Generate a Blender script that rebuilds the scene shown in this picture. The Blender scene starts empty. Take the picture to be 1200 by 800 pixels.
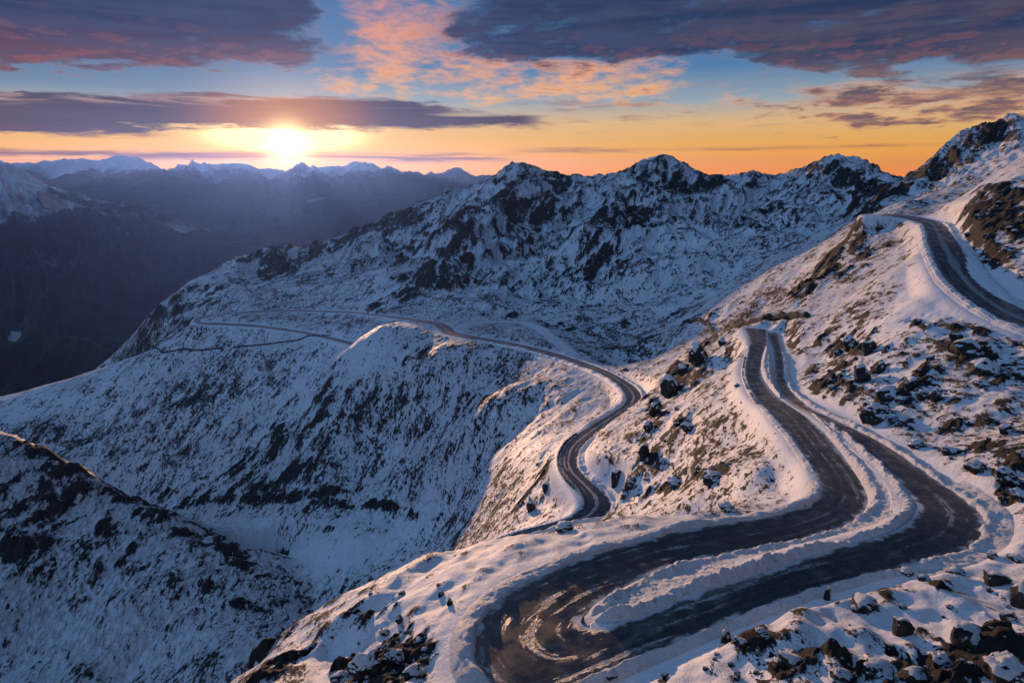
import bpy, bmesh, math, random
import numpy as np
from mathutils import Vector, noise as mnoise

S = bpy.context.scene
C = S.collection
R = math.radians
rng = np.random.default_rng(7)
random.seed(7)

# ------------------------------------------------------------------ camera, world, sun, exposure
PITCH = 13.7
cam_d = bpy.data.cameras.new('camera'); cam_d.lens = 24; cam_d.sensor_width = 36
cam_d.clip_start = 0.5; cam_d.clip_end = 120000
cam = bpy.data.objects.new('camera', cam_d); C.objects.link(cam)
cam.rotation_euler = (R(90 - PITCH), 0, 0)
S.camera = cam
SUN_AZ, SUN_EL = -17.6, 2.2          # degrees right of the view axis, above the horizon
SUN_DIR = Vector((math.sin(R(SUN_AZ)) * math.cos(R(SUN_EL)), math.cos(R(SUN_AZ)) * math.cos(R(SUN_EL)), math.sin(R(SUN_EL))))
S.view_settings.view_transform = 'Standard'; S.view_settings.look = 'None'
S.view_settings.exposure = 0; S.view_settings.gamma = 1
S.cycles.use_denoising = True
try: S.cycles.denoiser = 'OPENIMAGEDENOISE'
except Exception: pass
S.cycles.max_bounces = 5; S.cycles.diffuse_bounces = 3; S.cycles.glossy_bounces = 2
S.cycles.volume_bounces = 1; S.cycles.transmission_bounces = 2
S.cycles.sample_clamp_indirect = 4

sl = bpy.data.lights.new('sun', 'SUN'); sl.energy = 4.8; sl.angle = R(0.6); sl.color = (1.0, 0.57, 0.31)
sun = bpy.data.objects.new('sun', sl); C.objects.link(sun)
sun.rotation_euler = SUN_DIR.to_track_quat('Z', 'Y').to_euler()

# tiny expression layer over shader math nodes
class NT:
    def __init__(s, tree): s.t = tree
    def node(s, typ, **kw):
        n = s.t.nodes.new(typ)
        for k, v in kw.items(): setattr(n, k, v)
        return n
    def link(s, a, b): s.t.links.new(a.s if isinstance(a, X) else a, b)
    def setin(s, sock, v):
        if isinstance(v, X): s.t.links.new(v.s, sock)
        elif hasattr(v, 'is_output'): s.t.links.new(v, sock)
        else: sock.default_value = v
    def m(s, op, *a, clamp=False):
        n = s.node('ShaderNodeMath', operation=op); n.use_clamp = clamp
        for i, v in enumerate(a): s.setin(n.inputs[i], v)
        return X(s, n.outputs[0])
    def ss(s, x, a, b):                                     # smoothstep
        n = s.node('ShaderNodeMapRange', interpolation_type='SMOOTHSTEP')
        s.setin(n.inputs[0], x); s.setin(n.inputs[1], a); s.setin(n.inputs[2], b)
        return X(s, n.outputs[0])
    def mix(s, f, a, b):
        n = s.node('ShaderNodeMix', data_type='RGBA')
        s.setin(n.inputs[0], f)
        for i, v in ((6, a), (7, b)):
            s.setin(n.inputs[i], (*v, 1) if isinstance(v, tuple) and len(v) == 3 else v)
        return X(s, n.outputs[2])
    def add(s, a, b, f=1.0):
        n = s.node('ShaderNodeMix', data_type='RGBA', blend_type='ADD')
        s.setin(n.inputs[0], f)
        for i, v in ((6, a), (7, b)):
            s.setin(n.inputs[i], (*v, 1) if isinstance(v, tuple) and len(v) == 3 else v)
        return X(s, n.outputs[2])
    def vec(s, x, y, z=0.0):
        n = s.node('ShaderNodeCombineXYZ')
        for i, v in enumerate((x, y, z)): s.setin(n.inputs[i], v)
        return X(s, n.outputs[0])
    def sep(s, v):
        n = s.node('ShaderNodeSeparateXYZ'); s.setin(n.inputs[0], v)
        return [X(s, o) for o in n.outputs]
    def noise(s, v, scale, detail=6, rough=.55, dist=0.0, lac=2.0, dim='3D'):
        n = s.node('ShaderNodeTexNoise', noise_dimensions=dim)
        s.setin(n.inputs['Vector'], v); n.inputs['Scale'].default_value = scale
        n.inputs['Detail'].default_value = detail; n.inputs['Roughness'].default_value = rough
        n.inputs['Distortion'].default_value = dist; n.inputs['Lacunarity'].default_value = lac
        return X(s, n.outputs[0])
    def attr(s, name):
        n = s.node('ShaderNodeAttribute', attribute_name=name); return X(s, n.outputs['Fac'])
    def ramp(s, x, stops, interp='LINEAR'):
        n = s.node('ShaderNodeValToRGB'); s.setin(n.inputs[0], x)
        cr = n.color_ramp; cr.interpolation = interp
        while len(cr.elements) < len(stops): cr.elements.new(0.5)
        for e, (p, c) in zip(cr.elements, stops): e.position = p; e.color = (*c, 1)
        return X(s, n.outputs[0])
class X:
    def __init__(s, nt, sock): s.nt, s.s = nt, sock
    def __add__(s, o): return s.nt.m('ADD', s, o)
    __radd__ = __add__
    def __sub__(s, o): return s.nt.m('SUBTRACT', s, o)
    def __rsub__(s, o): return s.nt.m('SUBTRACT', o, s)
    def __mul__(s, o): return s.nt.m('MULTIPLY', s, o)
    __rmul__ = __mul__
    def __truediv__(s, o): return s.nt.m('DIVIDE', s, o)

def lin(r, g, b):
    f = lambda c: c / 12.92 if c <= .04045 else ((c + .055) / 1.055) ** 2.4
    return (f(r / 255), f(g / 255), f(b / 255))

def build_world():
    w = bpy.data.worlds.new('World'); S.world = w; w.use_nodes = True
    t = w.node_tree; t.nodes.clear(); n = NT(t)
    tc = n.node('ShaderNodeTexCoord')
    dx, dy, dz = n.sep(tc.outputs['Generated'])
    az = n.m('ARCTAN2', dx, dy) * 57.2958                    # degrees, + to the right of north
    el = n.m('ARCSINE', n.m('MINIMUM', n.m('MAXIMUM', dz, -1.0), 1.0)) * 57.2958
    daz = n.m('ABSOLUTE', az - SUN_AZ)
    # angle from the sun
    dt = dx * SUN_DIR.x + dy * SUN_DIR.y + dz * SUN_DIR.z
    ang = n.m('ARCCOSINE', n.m('MINIMUM', dt, 0.9999999)) * 57.2958
    sky = n.node('ShaderNodeTexSky', sky_type='NISHITA', sun_disc=False)
    sky.sun_elevation = R(SUN_EL); sky.sun_rotation = R(SUN_AZ); sky.altitude = 2400; sky.dust_density = 1.5
    base = n.ramp(el / 40.0, [
        (0.0, (1.30, .36, .0)), (0.03, (1.15, .42, .015)), (0.065, lin(248, 180, 78)), (0.10, lin(232, 188, 126)),
        (0.14, lin(150, 168, 182)), (0.20, lin(74, 124, 172)), (0.5, lin(52, 96, 158)), (1.0, lin(70, 108, 164))])
    far = n.ss(daz, 40.0, 120.0)
    base = n.mix(far * n.ss(el, 14.0, 0.0) * 0.75, base, lin(110, 115, 150))
    # the left gap between the banks is a deeper blue
    base = n.mix(n.ss(az, -14.0, -26.0) * n.ss(el, 4.0, 6.5) * .55, base, lin(46, 100, 146))
    nish = n.node('ShaderNodeMix', data_type='RGBA', blend_type='MULTIPLY'); nish.inputs[0].default_value = 1
    t.links.new(sky.outputs[0], nish.inputs[6]); nish.inputs[7].default_value = (.09, .09, .09, 1)
    col = n.mix(0.10, base, X(n, nish.outputs[2]))
    gold = n.m('EXPONENT', daz * daz * -.0022) * n.m('EXPONENT', el * el * -.13)
    col = n.add(col, (1.0, .50, .07), gold * .32)
    # clouds: a broken deck seen in perspective; thin parts and undersides are lit, thick parts are slate
    def deck(shift, seed, sx, sy, det=9, rough=.58):
        k = n.m('MAXIMUM', dz + shift, 0.0) + 0.12
        return n.noise(n.vec(dx / k * sx, dy / k * sy, seed), 1.0, det, rough, .35)
    def F(shift): return deck(shift, 3.0, 3.4, 3.0) * .6 + deck(shift, 11.0, 9.0, 7.0, 7, .62) * .25 + deck(shift, 7.0, 1.3, 1.4, 5) * .15
    f0, f1 = F(0.0), F(-.010)
    wob = (deck(0.0, 21.0, 1.6, 1.5, 6) - .5) * 5.0
    streak = n.noise(n.vec(az * 0.10, el * 1.3, 2.0), 1.0, 8, .62, .7)
    streak2 = n.noise(n.vec(az * 0.05, el * 1.0, 9.0), 1.0, 8, .60, .5)
    def band(x, c, hw, soft): return n.ss(n.m('ABSOLUTE', x - c), hw + soft, hw - soft)
    def win(x, a, b, s=4.0): return n.ss(x, a - s, a + s) * n.ss(x, b + s, b - s)
    ew = el + wob
    A = win(az, -90.0, -14.5, 4.0) * n.ss(ew - (az + 18.0) * .11, 7.3, 9.3)
    B = n.ss(az, -9.0, 1.0) * n.ss(ew + n.ss(az, 10.0, 34.0) * 1.6, 7.4, 9.2)
    Cm = win(az, -15.0, 15.0, 4.5) * n.ss(ew, 4.9, 6.6)
    D = n.ss(az, 14.0, 27.0) * band(el + wob * .3, 4.9, 1.9, 1.2)
    P = win(az, 2.0, 24.0, 5.0) * band(el + wob * .3, 5.6, .7, .8)
    cov = n.m('MAXIMUM', n.m('MAXIMUM', A * .33, B * .30), n.m('MAXIMUM', n.m('MAXIMUM', Cm * .19, D * .24), P * .13)) - .06
    dens = n.ss(f0 + cov, .53, .72)
    thick = n.ss(f0 + n.m('MAXIMUM', A * .34, B * .31) * 1.0 + D * .14, .54, .71)
    under = n.ss(f0 - f1, .012, .075)
    litc = n.mix(n.ss(el, 5.0, 12.0), lin(250, 184, 122), lin(236, 154, 124))
    slate = n.mix(n.ss(az, -12.0, 6.0), n.mix(n.ss(el, 7.0, 10.5), lin(110, 64, 66), lin(40, 50, 86)), n.mix(n.ss(el, 6.0, 9.5), lin(92, 78, 92), lin(36, 50, 82)))
    slate = n.mix(n.ss(streak2 * .5 + f1 * .5, .42, .58) * .45, slate, n.mix(n.ss(az, 6.0, 24.0), lin(78, 80, 110), lin(108, 90, 98)))
    body = n.mix(thick, litc, slate)
    body = n.mix(under * .16 * n.ss(el, 12.0, 7.5), body, lin(214, 124, 92))
    col = n.mix(dens * .94, col, body)
    wsp = n.ss(streak2 * .45 + deck(0.0, 31.0, 4.0, 5.5) * .55, .47, .62) * band(el, 5.0, 1.4, 1.6) * n.ss(az, -6.0, 6.0)
    col = n.mix(wsp * .62, col, n.mix(n.ss(streak, .40, .60), lin(150, 116, 112), lin(246, 176, 118)))
    # long dark band above the sun, ragged, tapering out to the right
    cc = 4.55 + n.ss(az, -20.0, -36.0) * -.55 + n.ss(az, -10.0, 4.0) * -.45
    hw = .25 + n.ss(az, 4.5, -15.0) * .95
    e5 = el - cc + (streak - .5) * 1.9 + (f0 - .5) * 1.6
    b5 = n.ss(n.m('ABSOLUTE', e5), hw + .28, hw - .22) * n.ss(az, 4.0, .5) * n.ss(streak2 + n.ss(az, -3.0, -12.0) * .3, .38, .52)
    rim5 = n.ss(e5, hw * .25, hw + .1)
    c5 = n.mix(n.ss(ang, 9.0, 2.5), n.mix(streak, lin(54, 52, 78), lin(92, 74, 90)), n.mix(streak, lin(120, 74, 62), lin(190, 116, 66)))
    col = n.mix(b5 * .96, col, n.mix(rim5 * n.ss(streak, .44, .60) * .8, c5, lin(206, 160, 140)))
    # thin low streaks above the peaks
    e6 = el + (streak - .5) * .9
    b6 = band(e6, 1.35, .30, .22) * n.ss(az, 2.0, -4.0) * n.ss(streak2, .38, .52)
    b6 = n.m('MAXIMUM', b6, band(e6, 2.9, .16, .22) * n.ss(az, -24.0, -29.0) * n.ss(streak2, .42, .52))
    b6 = n.m('MAXIMUM', b6, band(e6, 1.9, .10, .25) * n.ss(az, -2.0, 4.0) * n.ss(streak2, .44, .56) * .8)
    col = n.mix(b6 * .88, col, n.mix(n.ss(ang, 8.0, 1.0), lin(122, 74, 76), lin(206, 104, 30)))
    # the blazing gap round the sun, hidden by the bands above and below it
    ga = az - SUN_AZ + 0.0; ge = el - 2.9
    q = n.m('SQRT', ga * ga * .060 + ge * ge * 1.5)
    gap = (1.0 - b5 * .93) * (1.0 - b6 * .75)
    col = n.add(col, (1.0, .80, .36), n.m('EXPONENT', q * q * -1.2) * gap * 5.5)
    col = n.add(col, (1.0, .42, .06), n.m('EXPONENT', ang * ang * -.045) * .30)
    col = n.add(col, (1.0, .88, .55), n.ss(ang, .95, .50) * 12.0)
    col = n.add(col, (1.0, .75, .30), n.m('EXPONENT', ang * ang * -.55) * 2.6)
    # overhead, outside the picture: added gradient, bright left, dark right, dimming right-facing slopes
    side = n.ss(dx * -.95 - dy * .15, -0.45, 0.75)
    up = n.ss(el, 14.0, 26.0)
    over = n.mix(side, (.012, .026, .062), (.205, .40, .75))
    col = n.mix(up * .9, col, over)
    # below the horizon
    col = n.mix(n.ss(el, -.4, -1.5), col, (.05, .06, .09))
    bg = n.node('ShaderNodeBackground'); n.link(col, bg.inputs[0]); bg.inputs[1].default_value = 1.0
    out = n.node('ShaderNodeOutputWorld'); n.link(bg.outputs[0], out.inputs[0])
build_world()

# ------------------------------------------------------------------ pixel rays of the photograph -> points in the place
SP, CP = math.sin(R(PITCH)), math.cos(R(PITCH))
def ray(px, py):
    a, b = (px - 600) / 800.0, (400 - py) / 800.0
    return np.array((a, CP + b * SP, -SP + b * CP))
def at_z(px, py, z):
    d = ray(px, py); return d * (z / d[2])
def at_t(px, py, t): return ray(px, py) * t

def catmull(P, n):
    P = np.asarray(P, float); P = np.vstack([2 * P[0] - P[1], P, 2 * P[-1] - P[-2]]); out = []
    for i in range(1, len(P) - 2):
        t = np.linspace(0, 1, n, endpoint=False)[:, None]
        a, b, c, d = P[i - 1], P[i], P[i + 1], P[i + 2]
        out.append(.5 * (2 * b + (c - a) * t + (2 * a - 5 * b + 4 * c - d) * t * t + (3 * b - a - 3 * c + d) * t ** 3))
    out.append(P[-2][None]); return np.vstack(out)
def resample(Lp, Rp, step):
    c = (Lp + Rp) / 2; s = np.r_[0, np.cumsum(np.linalg.norm(np.diff((Lp + Rp) / 2, axis=0), axis=1))]
    m = max(2, int(s[-1] / step)); q = np.linspace(0, s[-1], m)
    f = lambda A: np.stack([np.interp(q, s, A[:, k]) for k in range(3)], 1)
    return f(Lp), f(Rp), q

# ------------------------------------------------------------------ roads: both edges of the tarmac, station by station
LOOP = [((872, 384), (899, 386), -54.5), ((878, 400), (899, 402), -52), ((873, 432), (892, 436), -50), ((876, 450), (897, 449), -49), ((886, 468), (911, 466), -47.5), ((903, 486), (943, 484), -45.5),
 ((925, 512), (968, 511), -43.5), ((945, 540), (993, 540), -42), ((957, 560), (1012, 565), -41), ((961, 576), (1019, 588), -40.3),
 ((948, 590), (1004, 607), -39.6), ((915, 601), (975, 622), -39), ((865, 610), (915, 640), -38.4), ((800, 620), (845, 652), -37.8),
 ((735, 637), (790, 663), -37.4), ((670, 658), (745, 680), -37), ((615, 682), (710, 700), -36.7), ((575, 710), (688, 717), -36.4),
 ((553, 745), (681, 726), -36.2), ((562, 790), (682, 731), -36), ((618, 818), (690, 735), -35.9), ((690, 797), (708, 734), -35.7),
 ((750, 772), (745, 722), -35.6), ((805, 750), (800, 700), -35.5), ((870, 723), (865, 680), -35.5), ((940, 697), (935, 656), -35.6),
 ((1010, 677), (1000, 637), -35.9), ((1082, 660), (1045, 623), -36.3), ((1138, 642), (1068, 608), -36.8), ((1156, 614), (1076, 596), -37.3),
 ((1141, 592), (1068, 582), -38), ((1110, 570), (1050, 561), -39), ((1079, 548), (1028, 542), -40), ((1045, 525), (999, 517), -41.5),
 ((1010, 506), (968, 494), -43), ((980, 492), (945, 479), -44.5), ((955, 480), (926, 470), -46), ((931, 461), (913, 459), -48),
 ((921, 443), (907, 441), -50), ((919, 425), (907, 421), -51), ((916, 404), (903, 403), -52.6), ((912, 390), (899, 390), -54.5)]
VAL = [((560, 640), (572, 646), -92), ((596, 626), (612, 628.5), -89), ((628, 617), (640, 621), -88), ((655, 610), (672, 613), -87), ((674, 601), (706, 607), -86),
 ((682, 588), (718, 592), -85.5), ((676, 573), (709, 578), -85.5), ((664, 560), (692, 563), -86), ((656, 545), (678, 547), -87),
 ((657, 530), (680, 528), -88.5), ((668, 515), (692, 515), -90), ((690, 500), (714, 498), -92), ((712, 487), (735, 482), -93.5),
 ((730, 475), (750, 470), -95), ((733, 464), (751, 461), -96.5), ((722, 450), (740, 450), -99), ((697, 436), (713, 435), -103),
 ((659, 422), (673, 420.5), -108), ((617, 410), (631, 408.5), -112), ((578, 402), (589, 399.5), -115), ((540, 395), (548, 392.3), -117.5),
 ((520, 391), (533, 388), -119.5), ((514, 386), (530, 384), -121), ((505, 380), (517, 378.3), -124), ((478, 375.5), (482, 373), -129),
 ((457, 372.6), (459, 370.4), -133), ((440, 370.6), (441, 368.5), -138), ((400, 366.6), (400, 364.6), -148), ((320, 365), (320, 363.1), -155),
 ((270, 369.4), (270, 367.2), -155), ((240, 372.6), (238, 370.4), -154.6), ((234, 375.5), (226, 376), -154.2), ((240, 378.0), (238, 380.3), -153.8), ((255, 378.2), (255, 380.6), -153.5),
 ((300, 380.6), (300, 383.2), -153), ((350, 387.2), (350, 390), -152), ((392, 396), (392, 399), -150), ((430, 405), (430, 409), -149)]
TRACK = [((664, 414), (670, 412.5), -108.3), ((653, 404), (660, 403), -110), ((641, 394.5), (648, 393.8), -112.8), ((628, 385), (634, 383.2), -117.5), ((614, 379.6), (617, 377.6), -120.5), ((590, 378), (590, 376.2), -121.8), ((566, 379), (565, 377.2), -121.8), ((548, 382), (543, 380.6), -120.8), ((538, 386), (532, 385.5), -119.4)]
UP = [((1032, 252.6), (1036, 250.6), -17.7), ((1045, 253.2), (1056, 251.6), -17.9), ((1062, 256), (1085, 256), -18.3), ((1078, 262), (1105, 262), -18.8), ((1084, 272), (1115, 273), -19.6), ((1086, 284), (1124, 285), -20.8), ((1094, 306), (1138, 305), -23.4),
 ((1108, 330), (1153, 327), -26.0), ((1132, 351), (1174, 347), -27.7), ((1160, 369), (1202, 363), -28.6),
 ((1200, 387), (1248, 379), -29.2), ((1270, 408), (1320, 392), -29.9), ((1370, 428), (1410, 405), -30.4)]
def road_edges(st, step):
    Lp = catmull([at_z(*a, z) for a, b, z in st], 14); Rp = catmull([at_z(*b, z) for a, b, z in st], 14)
    return resample(Lp, Rp, step)
RAW = {k: (catmull([at_z(*a, z) for a, b, z in st], 14), catmull([at_z(*b, z) for a, b, z in st], 14)) for k, st in (('loop', LOOP), ('valley', VAL), ('upper', UP), ('track', TRACK))}
ROADS = {'loop': road_edges(LOOP, .6), 'valley': road_edges(VAL, 1.5), 'upper': road_edges(UP, .8), 'track': road_edges(TRACK, 1.5)}

# ------------------------------------------------------------------ terrain control points: (px, py, distance along the view axis or z<0 as 'z', roughness)
T = []
def ct(px, py, t, g=.05): T.append((*at_t(px, py, t), g))
def cz(px, py, z, g=.05): T.append((*at_z(px, py, z), g))
def cw(x, y, z, g=.05): T.append((x, y, z, g))
# foreground, right
for a in [(1200, 800, 36, .13), (1000, 800, 41.5, .13), (800, 800, 47, .12), (1190, 700, 54, .09), (1100, 705, 53, .08), (1180, 655, 64, .08), (950, 730, 49, .12), (1050, 760, 46, .12), (880, 760, 48.5, .12),
          (1185, 615, 73, .06), (1200, 560, 82, .06), (1150, 540, 91, .06),
          (1000, 400, 178, .07), (960, 440, 167, .07), (1000, 350, 215, .05), (960, 330, 272, .08), (930, 385, 220, .07),
          ]: ct(*a)
def below_upper(px, py, s, g):                                       # the even slope falling away from the upper road's edge
    d = ray(px, py); e, nn = np.array((.38, .92)), np.array((-.92, .38)); o = np.array((100., 141.))
    ka, kb = d[:2] @ e, o @ e; na, nb = d[:2] @ nn, o @ nn
    t = (-28.6 - .094 * kb + s * nb) / (d[2] - .094 * ka + s * na)
    T.append((*(d * t), g))
for a in [(1090, 345, .38, .03), (1075, 310, .38, .03), (1055, 310, .4, .04), (1080, 400, .4, .04), (1060, 360, .4, .03), (1050, 400, .4, .05), (1040, 440, .42, .07), (1100, 440, .4, .07), (1120, 380, .35, .04), (1150, 400, .35, .04), (1190, 405, .3, .05), (1150, 440, .38, .07),
          (1100, 480, .4, .07), (1160, 490, .38, .06), (1200, 480, .38, .05), (1110, 525, .4, .05), (1040, 480, .42, .06), (1200, 430, .3, .05), (1010, 440, .45, .07)]: below_upper(*a)
for a in [(20, 22, -26), (0, 25, -27), (-25, 30, -32), (45, 12, -18), (0, 12, -20), (60, 35, -24), (80, 70, -24), (110, 90, -18), (90, 20, -20), (-30, 12, -30), (130, 60, -18), (-60, 20, -60)]: cw(*a)
# left of the upper arm, down to the valley road
for a in [(850, 500, 150, .08), (800, 500, 175, .08), (760, 510, 190, .09), (720, 560, 179, .08), (790, 440, 255, .09), (830, 400, 285, .07), (850, 440, 220, .07), (862, 400, 240, .06),
          (790, 560, 155, .06), (760, 595, 150, .05), (850, 575, 112, .05), (930, 568, 103, .04), (740, 585, 168, .07), (800, 590, 124, .05), (880, 500, 143, .06)]: ct(*a)
# shoulder of the hairpin
for a in [(530, 720, 59), (500, 690, 65), (560, 652, 71), (640, 627, 77), (740, 609, 83), (820, 598, 90), (480, 662, 78), (420, 692, 79), (330, 747, 76), (255, 800, 72), (400, 760, 64), (450, 770, 57.5), (350, 800, 59.5), (500, 800, 51),
          (590, 632, 84), (540, 640, 82)]: ct(*a, .065)
for px, t, z in [(330, 110, -88), (480, 120, -88), (600, 120, -72), (250, 110, -98), (680, 125, -66), (750, 120, -60), (420, 140, -110), (520, 165, -105), (300, 170, -140), (600, 150, -83), (830, 115, -56)]:
    d = ray(px, 640); cw(d[0] * t, d[1] * t, z, .05)
# slope below the valley road
for a in [(600, 600, 225, .05), (560, 560, 325, .05), (620, 530, 275, .05), (650, 480, 330, .05), (600, 450, 400, .05), (500, 430, 470, .06), (460, 400, 540, .04), (440, 385, 575, .04),
          (400, 450, 530, .05), (330, 500, 540, .06), (400, 500, 492, .06), (450, 500, 478, .06), (550, 500, 370, .06), (500, 560, 390, .06), (400, 560, 457, .06), (480, 520, 445, .06), (340, 540, 492, .06), (560, 600, 290, .06), 
          (640, 560, 222, .06), (640, 590, 205, .06), (700, 500, 250, .04)]: ct(*a)
for a in [(240, 586, -226, .06), (240, 610, -227, .06), (200, 590, -236, .06), (300, 590, -214, .06), (300, 620, -214, .06), (300, 652, -215, .06), (350, 610, -207, .06), (350, 672, -209, .06), (400, 590, -200, .06), (400, 640, -201, .06), (400, 690, -203, .05), (440, 592, -195, .06), (440, 630, -196, .06), (440, 670, -197, .06), (480, 598, -190, .06), (480, 645, -191, .06), (520, 622, -185, .05)]: cz(*a)
# near-left slope and its crest
for a in [(-200, 430, 440, .08), (0, 498, 420, .08), (50, 522, 412, .08), (100, 545, 402, .08), (180, 590, 390, .08), (250, 632, 378, .07), (330, 690, 350, .05), (390, 714, 345, .05), (0, 600, 370, .09), (0, 700, 338, .07), (0, 800, 318, .07),
          (150, 700, 336, .06), (150, 800, 306, .06), (250, 750, 314, .05), (290, 785, 292, .05), (150, 620, 368, .09), (-300, 600, 370, .06), (80, 570, 388, .10)]: ct(*a)
for px, t, z in [(0, 500, -235), (100, 480, -240), (-200, 520, -250), (200, 450, -245), (300, 400, -240), (250, 150, -170), (0, 150, -160), (100, 220, -205), (-300, 200, -180), (400, 250, -195), (330, 240, -205)]:
    d = ray(px, 560); cw(d[0] * t, d[1] * t, z, .04)
# meadow shelf on the left, its edge and the drop behind it
for a in [(0, 462, 720, .03), (100, 437, 760, .03), (200, 402, 790, .03), (230, 383, 745, .03), (100, 500, 640, .03), (200, 450, 660, .03), (300, 420, 650, .03), (50, 485, 655, .03), (0, 493, 640, .03), (300, 350, 900, .05), (200, 348, 1000, .05),
          (280, 302, 1180, .07), (332, 291, 1130, .10), (305, 293, 1140, .10), (356, 303, 1140, .07), (318, 315, 1080, .09), (240, 322, 1150, .05), (320, 332, 1050, .06), (370, 310, 1060, .06), (180, 368, 960, .04), (-150, 490, 700, .04), (-300, 500, 700, .05)]: ct(*a)
for px, t, z in [(0, 820, -300), (100, 880, -320), (0, 1100, -430), (150, 1150, -330), (200, 1350, -400), (280, 1450, -330), (330, 1500, -300), (-200, 900, -330), (100, 1500, -560), (0, 2000, -640), (300, 2200, -560), (-300, 1400, -520), (220, 1250, -235)]:
    d = ray(px, 400); cw(d[0] * t, d[1] * t, z, .06)
# the mountain ridge
G = .15
SKYL = [(350, 299, 1160), (375, 285, 1190), (400, 275, 1210), (435, 262, 1230), (470, 250, 1250), (500, 238, 1250), (520, 228, 1250), (545, 219, 1240), (560, 216, 1230), (580, 206, 1205), (605, 189, 1190), (625, 199, 1200), (640, 204, 1210), (665, 208, 1260), (690, 226, 1360), (705, 212, 1290), (720, 205, 1250), (745, 196, 1220), (770, 179, 1195), (790, 189, 1200), (815, 199, 1200),
          (835, 204, 1200), (860, 206, 1200), (885, 213, 1225), (905, 219, 1250), (922, 206, 1160), (940, 198, 1100), (958, 191, 1040), (980, 183, 1000), (1000, 189, 970), (1020, 195, 950), (1040, 207, 940), (1058, 215, 930)]
for a in SKYL: ct(*a, .11)
for a in [(420, 362, 740, .07), (500, 362, 690, .08), (550, 360, 670, .07), (650, 380, 590, .05), (750, 400, 510, .05), (750, 430, 415, .05), (700, 400, 535, .05),
          (575, 232, 1090, G), (540, 272, 960, G), (500, 322, 800, G), (640, 238, 1140, G), (612, 285, 985, G), (575, 330, 800, G), (672, 240, 1170, G), (660, 270, 1060, G), (640, 335, 760, G),
          (742, 222, 1080, G), (708, 262, 930, G), (672, 312, 790, G), (806, 232, 1130, G), (775, 282, 940, G), (735, 335, 720, G), (848, 228, 1070, G), (815, 275, 880, G), (780, 330, 680, .10), (450, 285, 1110, G), (470, 305, 980, G), (520, 262, 1100, G),
          (900, 300, 600, .07), (955, 222, 960, .11), (930, 255, 820, .10), (850, 350, 480, .06), (950, 280, 540, .07), (900, 365, 340, .06), 
          (890, 245, 1000, .10), (1000, 240, 750, .10), (980, 220, 880, .10), (1020, 245, 490, .07), (1000, 262, 500, .07), (450, 310, 1000, .08), (410, 320, 950, .05), (1040, 247, 355, .06), (1010, 270, 385, .06), (820, 375, 400, .06), (870, 378, 330, .05)]: ct(*a)
# right peak and the hillside over the upper road
for a in [(1062, 211, 830), (1100, 182, 700), (1125, 170, 670), (1150, 160, 650), (1180, 151, 620), (1200, 150, 600), (1300, 120, 560), (1450, 110, 500), (1100, 220, 600), (1150, 190, 580), (1075, 232, 540), (1200, 175, 500), (1130, 207, 560)]: ct(*a, .09)
for a in [(1070, 241, 380, .04), (1100, 241, 335, .03), (1105, 248, 305, .03), (1113, 237, 320, .03), (1150, 214, 285, .03), (1200, 186, 262, .04), (1300, 140, 245, .06), (1150, 230, 245, .08), (1200, 250, 198, .10), (1185, 290, 187, .09), (1200, 330, 163, .05), (1130, 262, 232, .06), (1300, 260, 170, .08), (1350, 330, 143, .06)]: ct(*a)
for px, t, z in [(1130, 430, -12), (1200, 430, -4), (1100, 520, -28)]:
    d = ray(px, 230); cw(d[0] * t, d[1] * t, z, .05)
# behind the skyline
for px, t, z in [(350, 1500, -260), (500, 1650, -260), (600, 1600, -230), (700, 1750, -240), (800, 1600, -220), (900, 1650, -230), (1000, 1400, -200), (1080, 1250, -180), (1150, 950, -80), (1300, 850, -60), (400, 2200, -450), (700, 2300, -450), (1000, 2200, -400), (1200, 1700, -250)]:
    d = ray(px, 210); cw(d[0] * t, d[1] * t, z, .10)
for Lp, Rp, q in ROADS.values():
    c = (Lp + Rp) / 2
    k = max(1, len(c) // 40)
    for p in c[::k]: cw(*p, .03)
T = np.array(T)

def smooth(x, a, b):
    t = np.clip((x - a) / (b - a), 0, 1); return t * t * (3 - 2 * t)

NTH, NU = 1400, 1750
th = np.linspace(R(-50), R(56), NTH); lu = np.linspace(math.log(11.0), math.log(2700.0), NU)
TH, LU = np.meshgrid(th, lu)                       # rows = distance
RR = np.exp(LU); GX = np.sin(TH) * RR; GY = np.cos(TH) * RR
N = NTH * NU

cth = np.arctan2(T[:, 0], T[:, 1]); cr = np.hypot(T[:, 0], T[:, 1]); cu = np.log(cr); cv = T[:, 2] / cr
def solve_rbf():
    c0 = .035
    D = np.sqrt((cth[:, None] - cth[None]) ** 2 + (cu[:, None] - cu[None]) ** 2 + c0 * c0)
    n = len(cth); A = np.zeros((n + 3, n + 3)); A[:n, :n] = D + np.eye(n) * -0.0015
    Pm = np.stack([np.ones(n), cth, cu], 1); A[:n, n:] = Pm; A[n:, :n] = Pm.T
    w = np.linalg.solve(A, np.r_[cv, 0, 0, 0])
    def f(t, u):
        t = t.ravel().astype(np.float32); u = u.ravel().astype(np.float32); out = np.empty(len(t), np.float32); g = np.empty(len(t), np.float32)
        ww = w.astype(np.float32); ct_, cu_ = cth.astype(np.float32), cu.astype(np.float32)
        for i in range(0, len(t), 20000):
            d2 = (t[i:i + 20000, None] - ct_) ** 2 + (u[i:i + 20000, None] - cu_) ** 2
            out[i:i + 20000] = np.sqrt(d2 + c0 * c0) @ ww[:n] + ww[n] + ww[n + 1] * t[i:i + 20000] + ww[n + 2] * u[i:i + 20000]
            k = 1 / (d2 + 1e-4) ** 1.5
            g[i:i + 20000] = (k @ T[:, 3].astype(np.float32)) / k.sum(1)
        return out, g
    return f
_f = solve_rbf()
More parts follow.
